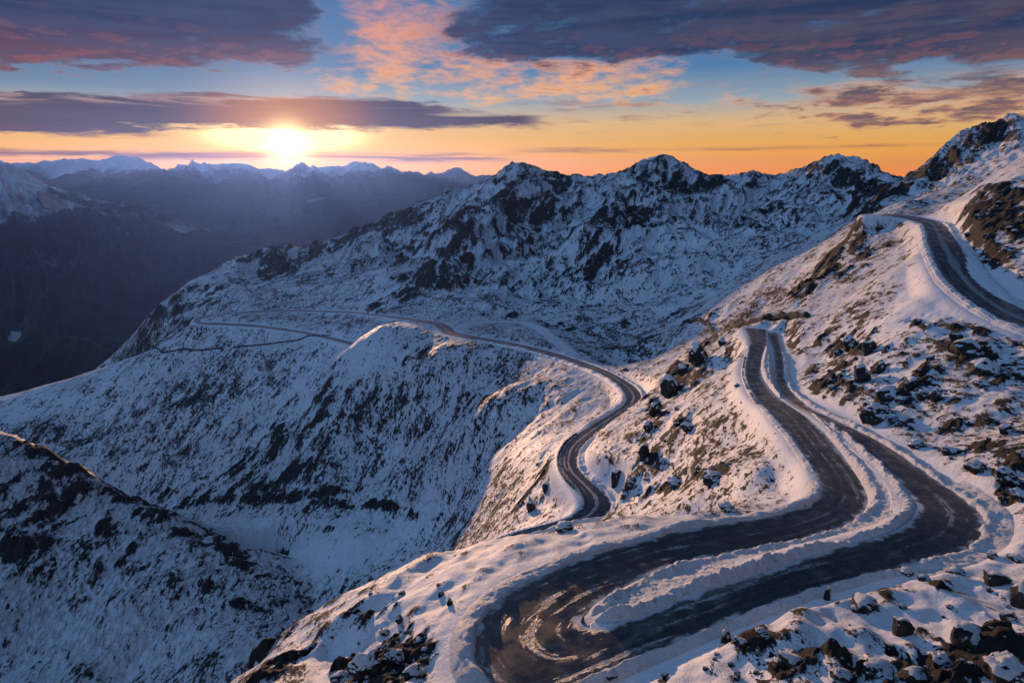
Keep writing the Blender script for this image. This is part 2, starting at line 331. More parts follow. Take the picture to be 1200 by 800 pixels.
# evaluated on every second line, then linearly filled in (the surface is smooth)
v0, g0 = _f(TH[::2, ::2], LU[::2, ::2])
def upsample(a):
    a = a.reshape((NU + 1) // 2, (NTH + 1) // 2)
    b = np.empty((a.shape[0], NTH), np.float32); b[:, ::2] = a; b[:, 1::2][:, :a.shape[1] - 1] = (a[:, :-1] + a[:, 1:]) / 2
    if NTH % 2 == 0: b[:, -1] = 2 * b[:, -2] - b[:, -3]
    c = np.empty((NU, NTH), np.float32); c[::2] = b; c[1::2][:b.shape[0] - 1] = (b[:-1] + b[1:]) / 2
    if NU % 2 == 0: c[-1] = 2 * c[-2] - c[-3]
    return c
H = upsample(v0) * RR; ROUGH = upsample(g0)

# --- vectorised gradient noise
_perm = rng.permutation(512).astype(np.int32); _ga = rng.uniform(0, 2 * math.pi, 512).astype(np.float32)
_gx, _gy = np.cos(_ga), np.sin(_ga)
def perlin(x, y, seed=0):
    x = x.astype(np.float32) + seed * 17.31; y = y.astype(np.float32) + seed * 9.77
    xi = np.floor(x).astype(np.int32); yi = np.floor(y).astype(np.int32); fx = x - xi; fy = y - yi
    def g(a, b, dx, dy):
        h = _perm[(_perm[(xi + a) & 511] + yi + b) & 511]; return _gx[h] * dx + _gy[h] * dy
    u = fx * fx * fx * (fx * (fx * 6 - 15) + 10); v = fy * fy * fy * (fy * (fy * 6 - 15) + 10)
    n0 = g(0, 0, fx, fy); n0 += u * (g(1, 0, fx - 1, fy) - n0)
    n1 = g(0, 1, fx, fy - 1); n1 += u * (g(1, 1, fx - 1, fy - 1) - n1)
    return (n0 + v * (n1 - n0)) * 1.5

# --- distance to the nearest tarmac edge, and that road's level
DE = np.full((NU, NTH), 1e9, np.float32); RZ = np.zeros((NU, NTH), np.float32)
gx32, gy32 = GX.astype(np.float32), GY.astype(np.float32)
coarse = [((Lp + Rp) / 2)[::max(1, int(8 / (q[1] - q[0])))] for Lp, Rp, q in ROADS.values()]
for p in np.vstack(coarse):
    np.minimum(DE, np.hypot(gx32 - p[0], gy32 - p[1]), out=DE)
DEc = DE.copy(); DE[:] = np.maximum(DEc - 6, 12)
best = np.full((NU, NTH), 1e9, np.float32)
dth = th[1] - th[0]; dlu = lu[1] - lu[0]
for Lp, Rp, q in ROADS.values():
    Cn = (Lp + Rp) / 2; Wd = np.linalg.norm((Lp - Rp)[:, :2], axis=1) / 2
    for (x, y, z), hw in zip(Cn, Wd):
        r = math.hypot(x, y); t0 = math.atan2(x, y); m = hw + 14
        j0 = int((t0 - m / r - th[0]) / dth); j1 = int((t0 + m / r - th[0]) / dth) + 2
        i0 = int((math.log(max(r - m, 1)) - lu[0]) / dlu); i1 = int((math.log(r + m) - lu[0]) / dlu) + 2
        i0, j0 = max(i0, 0), max(j0, 0); i1, j1 = min(i1, NU), min(j1, NTH)
        if i0 >= i1 or j0 >= j1: continue
        d = np.hypot(gx32[i0:i1, j0:j1] - x, gy32[i0:i1, j0:j1] - y) - hw
        b = best[i0:i1, j0:j1]; k = d < b
        b[k] = d[k]; RZ[i0:i1, j0:j1][k] = z
DE = np.where(best < 13, best, np.maximum(DE, np.minimum(best, 13)))

# --- relief
H0 = H.copy()
ROADF = lambda lam: smooth(DE, .3, lam * 1.1 + 1.0)
a_ = R(28); UX = gx32 * math.cos(a_) - gy32 * math.sin(a_); UY = gx32 * math.sin(a_) + gy32 * math.cos(a_)   # UY runs along the spurs
wx = perlin(gx32 / 60, gy32 / 60, 3); wy = perlin(gx32 / 60, gy32 / 60, 4)
spac = RR * dth
BUMP = np.zeros_like(H)
mount = smooth(ROUGH, .065, .10) * smooth(RR, 380, 560)
_sk = np.array([at_t(*a) for a in SKYL]); _sa = np.arctan2(_sk[:, 0], _sk[:, 1]); _sr = np.log(np.hypot(_sk[:, 0], _sk[:, 1]))
CREST = np.exp(-((LU - np.interp(th, _sa, _sr)[None]) / .13) ** 2) * ((TH > _sa[0]) & (TH < _sa[-1] + .1))
for k, lam in enumerate([220, 120, 64, 34, 18, 9.5, 5, 2.6, 1.4]):
    w = smooth(lam / spac, 2.0, 4.0) * ROADF(lam)
    if w.max() <= 0: continue
    n1 = perlin((UX + wx * lam * .25) / lam, (UY + wy * lam * .2) / (lam * (2.1 if lam < 100 else 1.6)), 11 + k)
    rid = (1 - np.abs(n1) * 2.0) - .45
    n2 = perlin(gx32 / lam, gy32 / lam, 31 + k)
    nn = mount * rid * .9 + (1 - mount) * (n1 * .6 + n2 * .6)
    amp = lam * ROUGH * (1.0 if lam < 150 else .7) * (1 if lam > 14 else smooth(RR, 25, 60) * .4 + .6) * np.where(mount > .5, 1.9 if lam < 24 else 1.3, 2.1 if lam < 12 else 1.3)
    d = nn * amp * w * (1 - CREST * (.75 if lam > 50 else .1 if lam > 25 else 0))
    H += d
    if lam < 40: BUMP += d / lam
# --- rock outcrops: patches on the slopes (centre pixel, half sizes, tilt, strength)
PX = 600 + 800 * gx32 / np.maximum(gy32 * CP - H0 * SP, 1); PYv = 400 - 800 * (gy32 * SP + H0 * CP) / np.maximum(gy32 * CP - H0 * SP, 1); TT = gy32 * CP - H0 * SP
ROCK = np.zeros_like(H)
SMOOTH = np.zeros_like(H)
def patch(px, py, rx, ry, tilt, s, t0, t1, M=None):
    M = ROCK if M is None else M
    c, sn = math.cos(R(tilt)), math.sin(R(tilt))
    i0 = max(0, int((math.log(t0 * .9) - lu[0]) / dlu)); i1 = min(NU, int((math.log(t1 * 1.35) - lu[0]) / dlu))
    dx = PX[i0:i1] - px; dy = -(PYv[i0:i1] - py)
    a = (dx * c + dy * sn) / rx; b = (-dx * sn + dy * c) / ry
    g = np.exp(-(a * a + b * b) * 1.1) * s * ((TT[i0:i1] > t0) & (TT[i0:i1] < t1))
    np.maximum(M[i0:i1], g, out=M[i0:i1])
for a in [
 # bottom right and bottom left foreground
 (1090, 775, 105, 26, 8, 1.6, 25, 60), (1150, 745, 66, 24, 0, 1.5, 25, 62), (930, 772, 50, 18, 20, 1.2, 25, 60), (870, 690 + 40, 60, 8, 22, .6, 30, 60), (760, 795, 60, 10, 10, .6, 30, 60), (1010, 690, 60, 9, 12, .6, 35, 70), (1120, 690, 40, 10, 0, .5, 35, 70),
 (455, 778, 60, 30, 25, 1.8, 40, 66), (330, 790, 60, 12, 35, .7, 45, 80), (300, 765, 70, 8, 35, .7, 55, 90), (430, 720, 60, 12, 30, .5, 50, 80),
 # right slope
 (1160, 540, 60, 22, -20, .9, 60, 110), (1190, 575, 40, 18, -10, .8, 60, 110), (1020, 470, 30, 16, 10, .75, 100, 170), (1060, 455, 40, 22, 20, .6, 95, 165), (990, 400, 40, 26, 20, .75, 130, 220), (975, 450, 35, 28, 0, .75, 130, 210), (1140, 410, 50, 16, -15, .8, 100, 170),
 (1110, 385, 60, 12, -8, .9, 120, 190), (1180, 450, 40, 14, 10, .6, 90, 130), (1120, 500, 50, 10, 20, .5, 80, 130), (1040, 420, 30, 20, 30, .8, 110, 180), (930, 395, 20, 25, 60, .8, 180, 240),
 # over the upper road, and the crag in front of it
 (1165, 258, 40, 44, -30, 1.6, 150, 270), (1140, 285, 18, 24, -30, 1.2, 150, 260), (1190, 235, 30, 25, 0, .9, 150, 290), (1150, 300, 20, 14, 0, .6, 140, 240), (1010, 290, 36, 18, 28, 1.1, 230, 390), (975, 310, 34, 20, 30, 1.0, 230, 390), (1050, 270, 20, 8, 20, .7, 230, 340), (940, 340, 30, 14, 40, .8, 220, 400),
 # between valley road and upper arm
 (790, 435, 16, 26, 10, 1.1, 220, 300), (815, 405, 16, 14, 20, 1.0, 240, 340), (765, 480, 12, 18, 0, .9, 190, 290), (760, 520, 14, 34, 10, .8, 160, 240), (725, 565, 14, 20, 20, 1.0, 150, 215), (805, 495, 20, 14, 30, .6, 150, 230), (830, 555, 34, 12, 20, .7, 100, 190), (790, 565, 30, 9, 15, .8, 110, 190), (850, 410, 24, 10, -20, .6, 200, 330), (755, 555, 10, 30, 10, .8, 140, 210),
 # below the valley road
 (640, 555, 16, 26, -10, .8, 200, 260), (625, 580, 25, 14, 30, .7, 190, 270), (580, 440, 34, 18, 30, .45, 330, 480), (560, 470, 40, 26, 50, .42, 320, 480), (490, 415, 26, 14, 30, .7, 420, 560), (395, 470, 50, 30, 40, .45, 430, 620), (340, 510, 70, 26, 35, .42, 420, 640), (270, 550, 70, 10, 30, .7, 480, 680), (320, 577, 80, 5, 3, 1.5, 400, 560), (230, 588, 40, 6, 12, 1.4, 440, 600), (330, 556, 90, 14, 14, .6, 380, 620), (440, 592, 80, 5, -8, 1.4, 360, 560), (240, 575, 60, 10, 0, .9, 480, 640), (530, 590, 60, 14, 30, .3, 280, 430), (600, 560, 26, 40, 40, .35, 240, 340),
 (320, 640, 40, 14, -25, .8, 360, 520), (400, 615, 50, 5, -10, .7, 360, 520), (420, 660, 50, 5, 12, .7, 340, 480), (300, 610, 30, 6, -12, .7, 400, 540), (420, 690, 40, 8, 10, .6, 340, 460),
 # near-left slope
 (60, 540, 100, 20, -26, 1.05, 330, 470), (170, 590, 90, 16, -30, 1.1, 320, 450), (270, 655, 70, 16, -38, 1.0, 300, 420), (60, 590, 90, 34, -12, .9, 260, 420), (130, 640, 70, 22, -15, .7, 260, 400), (30, 640, 50, 20, 0, .8, 250, 380), (220, 690, 50, 12, -20, .5, 250, 380), (300, 720, 50, 8, -10, .6, 250, 360),
 # meadow, spur and mountain
 (315, 306, 40, 20, -10, 1.8, 950, 1400), (215, 356, 60, 14, 20, .8, 880, 1300), (400, 280, 60, 12, 22, 1.9, 1000, 1500), (455, 262, 50, 12, 24, 1.5, 1000, 1500), (190, 330, 60, 16, 25, .5, 900, 1300), (215, 375, 40, 8, 20, .55, 850, 1100), (100, 460, 80, 8, 12, .4, 560, 780), (230, 470, 60, 10, 12, .4, 540, 720),
 (500, 310, 50, 60, 50, .75, 740, 1250), (470, 345, 60, 16, 10, .7, 680, 1000), (540, 290, 30, 70, -30, .7, 760, 1250), (590, 220, 60, 22, 50, .7, 950, 1400), (620, 245, 60, 40, 20, .55, 900, 1400), (655, 215, 40, 12, -25, .8, 1000, 1500), (720, 270, 30, 50, -30, .7, 760, 1250), (690, 310, 40, 16, 30, .8, 640, 1000),
 (770, 205, 60, 22, -20, .85, 950, 1400), (840, 215, 70, 16, 0, .7, 900, 1400), (760, 250, 60, 24, 40, .6, 800, 1300), (990, 205, 50, 12, -10, .95, 800, 1300), (1030, 225, 46, 20, -25, 1.3, 500, 1200), (1010, 245, 40, 14, -10, 1.2, 380, 900), (940, 205, 40, 12, 20, .7, 850, 1400), (660, 385, 50, 10, -8, .45, 480, 700), (730, 380, 40, 8, 10, .45, 480, 700), (600, 370, 60, 8, 0, .4, 560, 760),
 (800, 370, 60, 10, 0, .4, 380, 560), (880, 385, 40, 7, 0, .8, 260, 380), (900, 270, 60, 20, 30, .5, 600, 1000),
 (1110, 195, 60, 20, 30, .8, 480, 800), (1160, 165, 50, 14, 20, .8, 480, 800), (1080, 215, 30, 14, 20, 1.1, 480, 900), (1110, 225, 40, 8, 25, .7, 480, 800)]: patch(*a)
for a in [(410, 640, 110, 34, 0, 1.0, 330, 450), (300, 618, 70, 24, 0, .9, 380, 480), (250, 660, 40, 14, -30, .5, 380, 470), (120, 745, 190, 60, -8, .75, 200, 345), (260, 745, 60, 40, -20, .5, 250, 335), (60, 470, 130, 26, 12, .6, 560, 820), (220, 425, 120, 22, 14, .45, 560, 820), (350, 395, 60, 16, 0, .6, 560, 800),
          (430, 415, 44, 26, 30, .8, 500, 620), (690, 460, 60, 40, -20, .5, 250, 420), (640, 500, 70, 40, 0, .35, 240, 400), (600, 655, 120, 26, 12, .6, 50, 90), (1160, 212, 60, 14, 38, 1.0, 200, 330), (1075, 350, 34, 60, 20, .6, 140, 250), (1130, 490, 70, 22, 26, .6, 80, 140), (1090, 715, 60, 26, 5, .9, 40, 62), (1160, 640, 60, 20, 0, .8, 55, 80),
          (560, 330, 20, 60, -30, .5, 700, 1100), (450, 330, 14, 40, 10, .8, 720, 1100), (760, 320, 60, 40, 30, .4, 520, 900), (840, 360, 60, 20, 30, .5, 350, 600), (255, 330, 50, 10, 20, .8, 950, 1250)]: patch(*a, SMOOTH)
SPUR = np.zeros_like(H)
for a in [(150, 700, 230, 130, -25, 1.0, 225, 430), (60, 560, 160, 60, -25, 1.0, 300, 450), (290, 690, 90, 40, -35, 1.0, 270, 400)]: patch(*a, SPUR)
SPUR = smooth(SPUR, .15, .5)  # near-left slope: more stones, and snow darkened in colour to stand for shade
RN = np.zeros_like(H); RW = np.zeros_like(H)
for k, lam in enumerate([48, 24, 12, 6, 3, 1.5, .75, .4]):
    w = np.exp(-(np.log(lam / (spac * 16)) / 1.05) ** 2).astype(np.float32)
    if w.max() < .01: continue
    RN += w * perlin((UX + wx * lam * .15) / lam, UY / lam / 2.3, 61 + k); RW += w * w
RN /= np.sqrt(RW)
ROCKM = smooth(ROCK * (.85 + RN * 1.0) + RN * .30, .28, .85)
for k, lam in enumerate([24, 12, 6, 3, 1.5, .8]):
    w = smooth(lam / spac, 1.8, 3.6) * ROADF(lam) * np.clip(spac * (26 + 34 * (1 - smooth(RR, 70, 130))) / lam, 0, 1) ** 1.3
    if w.max() <= 0: continue
    n1 = perlin((UX + wx * 2) / lam, (UY + wy * 2) / lam / 1.3, 71 + k); n2 = perlin(gx32 / lam / 1.4 + 5, gy32 / lam * .9, 81 + k)
    d = ((.5 - np.abs(n1)) * .7 + np.abs(n2) * .5 - .25) * lam * .42 * ROCKM * w
    H += d; BUMP += d / lam * .6
# ploughed and walked-on surface by the roads; the road bench itself
shoulder = 3.0 + np.clip(RR / 100, 0, 4)
bl = smooth(DE, .4, shoulder)
H = np.where(DE < shoulder, (RZ - .22) * (1 - bl) + H * bl, H)

def grad(Z):
    # slope from the polar grid
    dr = np.gradient(Z, axis=0) / (RR * dlu); dt = np.gradient(Z, axis=1) / (RR * dth)
    return np.hypot(dr, dt)
SLOPE = grad(H)
SLOPE_S = grad(H0)
ex = SLOPE / (1.0)
rock_attr = .30 + ROCKM * (.14 + .20 * smooth(ex, .3, 1.2)) + smooth(ex, .85, 2.0) * .18 * smooth(DE, 3, 16) * (1 - .85 * smooth(RR, 230, 300) * (1 - smooth(RR, 560, 640))) - mount * .095 + ROCKM * .10 * (1 - smooth(RR, 80, 140)) + .035 * (1 - smooth(RR, 90, 150)) + np.clip(BUMP, -.15, .2) * 1.0
rock_attr += .035 * (1 - smooth(RR, 60, 75)) + .085 * smooth(RR, 70, 120) * (1 - smooth(RR, 250, 330)) + .075 * smooth(RR, 250, 330) + .045 * smooth(RR, 600, 700)
rock_attr -= SMOOTH * .13 * (1 - ROCKM * .6)
rock_attr *= smooth(DE, -1.0, 5.0) * .45 + .55
rock_attr += smooth(perlin(gx32 / 140, gy32 / 140, 90) + perlin(gx32 / 50, gy32 / 50, 91) * .6, -.2, .9) * .10 * smooth(RR, 120, 300)
rock_attr = rock_attr.astype(np.float32)
stones = (.24 * (1 - .55 * SMOOTH) * smooth(DE, .8, 5) * np.clip(.75 + perlin(gx32 / 90, gy32 / 90, 95) * .9 + perlin(gx32 / 22, gy32 / 22, 96) * .6, .15, 1.4) * (1 + .35 * SPUR)).astype(np.float32)
thin = (np.clip(.42 + perlin(gx32 / 60, gy32 / 60, 97) * .35 + .45 * SPUR + .20 * smooth(RR, 250, 330) * (1 - smooth(RR, 480, 620)) - .12 * smooth(RR, 480, 620) - .28 * SMOOTH, .08, 1) * smooth(DE, .5, 4)).astype(np.float32)  # grass through thin snow; SPUR term adds painted shade on the near-left slope

def hz(x, y):                                                        # height of the finished ground
    r = np.hypot(x, y); a = (np.arctan2(x, y) - th[0]) / dth; b = (np.log(np.maximum(r, 11.5)) - lu[0]) / dlu
    a = np.clip(a, 0, NTH - 1.001); b = np.clip(b, 0, NU - 1.001)
    i, j = np.floor(b).astype(int), np.floor(a).astype(int); fb, fa = b - i, a - j
    return (H[i, j] * (1 - fb) * (1 - fa) + H[i + 1, j] * fb * (1 - fa) + H[i, j + 1] * (1 - fb) * fa + H[i + 1, j + 1] * fb * fa)
def hit(px, py, tmin=25, tmax=2400):                                 # where the pixel's ray meets the ground
    d = ray(px, py); t = np.exp(np.linspace(math.log(tmin), math.log(tmax), 3000))
    g = d[2] * t < hz(d[0] * t, d[1] * t)
    return d * t[np.argmax(g)] if g.any() else None

# ------------------------------------------------------------------ object helpers
def tag(o, label=None, cat=None, group=None, kind=None):
    for k, v in (('label', label), ('category', cat), ('group', group), ('kind', kind)):
        if v: o[k] = v
    return o
def mesh_obj(name, V, F, mat, parent=None, smooth_=True, uv=None, attrs=None):
    me = bpy.data.meshes.new(name); V = np.asarray(V, np.float32); F = np.asarray(F, np.int32)
    k = F.shape[1]
    me.vertices.add(len(V)); me.vertices.foreach_set('co', V.ravel())
    me.loops.add(F.size); me.loops.foreach_set('vertex_index', F.ravel())
    me.polygons.add(len(F)); me.polygons.foreach_set('loop_start', np.arange(0, F.size, k, dtype=np.int32))
    me.update(calc_edges=True)
    me.polygons.foreach_set('use_smooth', np.full(len(F), smooth_))
    if uv is not None:
        l = me.uv_layers.new(name='UVMap'); l.data.foreach_set('uv', np.asarray(uv, np.float32)[F.ravel()].ravel())
    for n_, a in (attrs or {}).items():
        at = me.attributes.new(n_, 'FLOAT', 'POINT'); at.data.foreach_set('value', np.asarray(a, np.float32))
    me.materials.append(mat); me.validate()
    o = bpy.data.objects.new(name, me); C.objects.link(o); o.parent = parent
    return o
def grid_faces(nr, nc):
    i = np.arange(nr - 1)[:, None] * nc + np.arange(nc - 1)[None]
    return np.stack([i, i + 1, i + nc + 1, i + nc], -1).reshape(-1, 4)

# ------------------------------------------------------------------ materials
def new_mat(name):
    m = bpy.data.materials.new(name); m.use_nodes = True; t = m.node_tree; t.nodes.clear(); n = NT(t)
    b = n.node('ShaderNodeBsdfPrincipled'); o = n.node('ShaderNodeOutputMaterial'); n.link(b.outputs[0], o.inputs[0])
    return m, n, b, o
def bump(n, b, h, dist, strength=1.0):
    bn = n.node('ShaderNodeBump'); bn.inputs['Strength'].default_value = strength; bn.inputs['Distance'].default_value = dist
    n.setin(bn.inputs['Height'], h); n.link(bn.outputs[0], b.inputs['Normal'])
def mat_ground():
    m, n, b, o = new_mat('snowy_ground')
    tc = n.node('ShaderNodeTexCoord'); p = tc.outputs['Object']
    mp = n.node('ShaderNodeMapping'); mp.inputs['Rotation'].default_value = (0, 0, R(28)); mp.inputs['Scale'].default_value = (1, .42, .5); n.link(p, mp.inputs[0]); q = mp.outputs[0]
    n1 = n.noise(q, .11, 12, .68, .25); n2 = n.noise(q, .75, 9, .68, .2); n3 = n.noise(p, 5.0, 5, .6)
    rk = n.attr('rock') + (n1 - .5) * .90 + (n2 - .5) * 1.05 + (n3 - .5) * .36
    # loose stones and tufts showing through thin snow: hand sized near by, head to man sized blocks on the far slopes
    far = n.attr('reach')
    d1 = n.ss(n.noise(q, 3.6, 4, .62), .545, .62) * n.ss(far, 170.0, 60.0)
    d2 = n.ss(n.noise(q, 1.15, 4, .62), .54, .61) * n.ss(far, 40.0, 110.0) * n.ss(far, 480.0, 220.0)
    d3 = n.ss(n.noise(q, .42, 5, .66), .54, .61) * n.ss(far, 160.0, 330.0)
    rk = rk + n.m('MAXIMUM', d1, n.m('MAXIMUM', d2, d3)) * n.attr('stones')
    f = n.ss(rk, .47, .56)
    rc = n.ramp(n.noise(p, .6, 8, .65), [(.3, (.010, .010, .011)), (.5, (.026, .023, .022)), (.62, (.042, .034, .029)), (.8, (.075, .065, .057))])
    sc = n.mix(n.noise(p, .35, 6, .6), (.74, .76, .80), (.84, .85, .88))
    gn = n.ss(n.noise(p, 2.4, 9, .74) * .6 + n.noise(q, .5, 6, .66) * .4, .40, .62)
    sc = n.mix(gn * n.attr('thin'), sc, (.17, .155, .145))  # thin-cover grey, plus the shade painted into the near-left spur's snow
    n.link(n.mix(f, sc, rc), b.inputs['Base Color'])
    n.setin(b.inputs['Roughness'], .62 + f * .25); b.inputs['Specular IOR Level'].default_value = .25
    hgt = n.noise(p, 1.6, 10, .70) * (f * .5 + .24) + n.noise(q, .28, 8, .62) * f * 2.6 + (f * -.10) + n.noise(q, 7.0, 5, .6) * .045
    bump(n, b, hgt, .8, .9)
    return m
def mat_far(name, z_snow, z_w, dark, nscale, snow=(.72, .75, .8)):
    m, n, b, o = new_mat(name)
    tc = n.node('ShaderNodeTexCoord'); p = tc.outputs['Object']; x, y, z = n.sep(p)
    nz = n.noise(p, nscale, 10, .62, .3)
    st = n.attr('gully')
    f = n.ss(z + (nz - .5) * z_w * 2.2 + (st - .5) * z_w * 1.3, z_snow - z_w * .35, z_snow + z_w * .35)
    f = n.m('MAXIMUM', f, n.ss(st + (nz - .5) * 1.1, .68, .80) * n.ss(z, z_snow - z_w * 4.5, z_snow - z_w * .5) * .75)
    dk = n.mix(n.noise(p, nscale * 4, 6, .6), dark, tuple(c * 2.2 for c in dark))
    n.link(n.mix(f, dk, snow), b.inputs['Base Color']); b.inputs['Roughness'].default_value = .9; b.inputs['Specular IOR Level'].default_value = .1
    return m
def mat_snow(name='packed_snow', dirt=.34):
    m, n, b, o = new_mat(name)
    tc = n.node('ShaderNodeTexCoord'); p = tc.outputs['Object']
    dn = n.ss(n.noise(p, 1.3, 9, .68), .53, .70)
    c = n.mix(n.noise(p, .6, 5, .6), (.72, .74, .78), (.84, .85, .87))
    n.link(n.mix(dn * dirt * 2, c, (.20, .17, .15)), b.inputs['Base Color']); b.inputs['Roughness'].default_value = .6; b.inputs['Specular IOR Level'].default_value = .25
    bump(n, b, n.noise(p, 2.6, 10, .72), .45, 1.0)
    return m
def mat_road():
    m, n, b, o = new_mat('wet_tarmac')
    tc = n.node('ShaderNodeTexCoord'); uvn = n.node('ShaderNodeUVMap'); u, v, _ = n.sep(uvn.outputs[0]); p = tc.outputs['Object']
    uf = n.attr('across'); w = n.attr('width')                       # 0..1 over the tarmac; metres
    sn1 = n.noise(n.vec(u * .7, v * .05, 0.0), 1.0, 10, .68, .9); sn2 = n.noise(n.vec(u * 1.8, v * .15, 4.0), 1.0, 10, .70, .9); sn3 = n.noise(p, .55, 8, .62)
    edge = n.m('MINIMUM', uf, 1.0 - uf) * w
    centre = n.m('ABSOLUTE', uf - .5)
    lane = n.m('ABSOLUTE', n.m('ABSOLUTE', n.m('ABSOLUTE', uf - .5) * w - w * .25) - .85)          # metres from a wheel track
    trk = n.ss(lane, .60, .15)
    e = n.ss(edge + (sn3 - .5) * 3.2 + (sn2 - .5) * 1.2, .75, .05)
    slush = n.ss(sn1 * .52 + sn2 * .33 + sn3 * .15 + n.ss(centre, .12, .0) * n.attr('median') * .16 - trk * .035 + n.ss(lane, .45, .95) * .035, .53, .61)
    gv = n.noise(p, 2.2, 9, .72)
    f = n.m('MAXIMUM', e, slush * n.ss(gv, .38, .56) * .75)
    ta = n.mix(n.noise(p, 1.2, 9, .7), (.020, .023, .029), (.050, .055, .064))
    ta = n.mix(trk * .45, ta, (.011, .012, .015))
    gr = n.mix(n.ss(sn3 * .5 + sn1 * .5, .47, .60) * .8, ta, (.105, .108, .116))
    n.link(n.mix(f, gr, n.mix(sn2, (.38, .37, .38), (.72, .73, .76))), b.inputs['Base Color'])
    n.setin(b.inputs['Roughness'], n.m('ADD', n.ss(n.noise(p, .35, 9, .70), .32, .68) * .36 + .17, f * .35))
    bump(n, b, n.noise(p, 9.0, 5, .6) * .30 + f * .9 + gv * .25, .06, .8)
    return m
M_GROUND = mat_ground(); M_SNOW = mat_snow(); M_ROAD = mat_road()

# ------------------------------------------------------------------ the ground sheet, split into its landforms
V = np.stack([GX, GY, H], -1).reshape(-1, 3); F = grid_faces(NU, NTH)
fc = F[:, 0]; fr, fx_, fy_ = RR.ravel()[fc], PX.ravel()[fc], PYv.ravel()[fc]
tt = TT.ravel()[fc]
is_peak = (fx_ > 1030) & (tt > 430)
is_mtn = (~is_peak) & (tt > np.interp(fx_, [300, 345, 420, 500, 560, 650, 750, 850, 900, 1000, 1030], [5000, 990, 745, 700, 670, 640, 620, 600, 560, 520, 500]))
is_val = (~is_peak) & (~is_mtn) & ((fx_ < 1000) & (tt > 200))
def sub(name, mask, label, cat):
    f = F[mask]; u, inv = np.unique(f, return_inverse=True)
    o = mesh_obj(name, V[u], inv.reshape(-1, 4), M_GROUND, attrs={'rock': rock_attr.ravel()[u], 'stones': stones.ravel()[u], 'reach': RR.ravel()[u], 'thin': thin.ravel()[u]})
    return tag(o, label, cat, kind='structure')
sub('mountain', is_mtn, 'jagged snow covered mountain ridge with dark crags along the skyline', 'mountain')
sub('mountain', is_peak, 'steep rocky peak above the upper road, cut by the picture edge', 'mountain')
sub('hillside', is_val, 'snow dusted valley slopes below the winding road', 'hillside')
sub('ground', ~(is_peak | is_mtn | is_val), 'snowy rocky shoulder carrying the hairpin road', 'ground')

# wide floor far below, out to the horizon
vf = mesh_obj('terrain', [(-23000, -3000, -1150), (23000, -3000, -1150), (23000, 16000, -1150), (-23000, 16000, -1150)], [(0, 1, 2, 3)], mat_far('valley_forest', 9e3, 10, (.02, .026, .024), .002))
tag(vf, 'dark valley floor far below the mountains', 'valley', kind='structure')

# ------------------------------------------------------------------ far ranges
def far_range(name, crest, tf, tb, zf, zb, amp, lam, mat, label, n=(700, 160), shape=1.0, seed=0):
    P = np.array([at_t(*c) for c in crest]); a = np.arctan2(P[:, 0], P[:, 1]); r = np.hypot(P[:, 0], P[:, 1])
    o_ = np.argsort(a); a, r, z = a[o_], r[o_], P[o_, 2]
    A = np.linspace(a[0], a[-1], n[0]); rc = np.interp(A, a, r); zc = np.interp(A, a, z)
    s = np.linspace(-1, 1, n[1]); SS, AA = np.meshgrid(s, A)
    rr = np.where(SS < 0, rc[:, None] * (1 + SS * (1 - tf)), rc[:, None] * (1 + SS * (tb - 1)))
    base = np.where(SS < 0, zf, zb); e = np.abs(SS)
    x, y = np.sin(AA) * rr, np.cos(AA) * rr
    wv = perlin(x / lam / 2, y / lam / 2, seed + 5) * .5
    warp = x / lam + wv + perlin(x / lam * .8, y / lam * .8, seed) * .4
    rid = np.zeros_like(x); k = 1.0
    for i in range(7):
        f = 2.0 ** i
        rid += (.5 - np.abs(perlin(warp * f, (y / lam * .55 + wv) * f, seed + i))) * k; k *= .60
    z = zc[:, None] + (base - zc[:, None]) * e ** shape + rid * amp * (.42 + .58 * smooth(e, .0, .35)) * (1 - smooth(e, .8, 1.0) * .6)
    g = np.clip(.5 + rid * .9 - .25, 0, 1)
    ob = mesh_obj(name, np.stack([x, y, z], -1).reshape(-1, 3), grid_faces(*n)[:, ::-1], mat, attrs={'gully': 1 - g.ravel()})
    return tag(ob, label, 'mountain', kind='structure')
far_range('mountain', [(-500, 200, 11500), (-200, 185, 11500), (0, 193, 11500), (40, 198, 11500), (75, 190, 11500), (110, 195, 11500), (137, 188, 11500), (160, 192, 11500), (185, 197, 11500), (210, 201, 11500), (225, 196, 11500), (240, 194, 11500), (255, 199, 11500), (290, 197, 11500), (330, 201, 12000), (360, 197, 12000), (385, 199, 12000), (400, 200, 12000), (417, 193, 12000), (440, 198, 12000), (470, 205, 12000), (500, 207, 12000), (520, 204, 12500), (540, 201, 12500), (560, 207, 12500), (600, 212, 12500), (700, 210, 12500), (800, 214, 12500), (1100, 210, 12500), (1500, 200, 12500)],
          .66, 1.25, -1000, -900, 300, 900, mat_far('far_snow_rock', 0, 190, (.035, .035, .04), .002), 'far snow capped range along the horizon under the sun', (1500, 200), .8, 3)
far_range('mountain', [(-500, 225, 7200), (-100, 212, 7200), (0, 207, 7200), (40, 209, 7200), (80, 217, 7200), (120, 224, 7200), (160, 233, 7200), (200, 230, 7200), (240, 234, 7200), (300, 238, 7200), (350, 233, 7200), (400, 231, 7200), (450, 236, 7200), (500, 236, 7200), (560, 241, 7200), (640, 246, 7200), (800, 250, 7200)],
          .6, 1.3, -1100, -1050, 220, 800, mat_far('mid_forest_rock', 90, 160, (.034, .038, .046), .002), 'hazy forested range in front of the far snow peaks', (1200, 200), .9, 7)
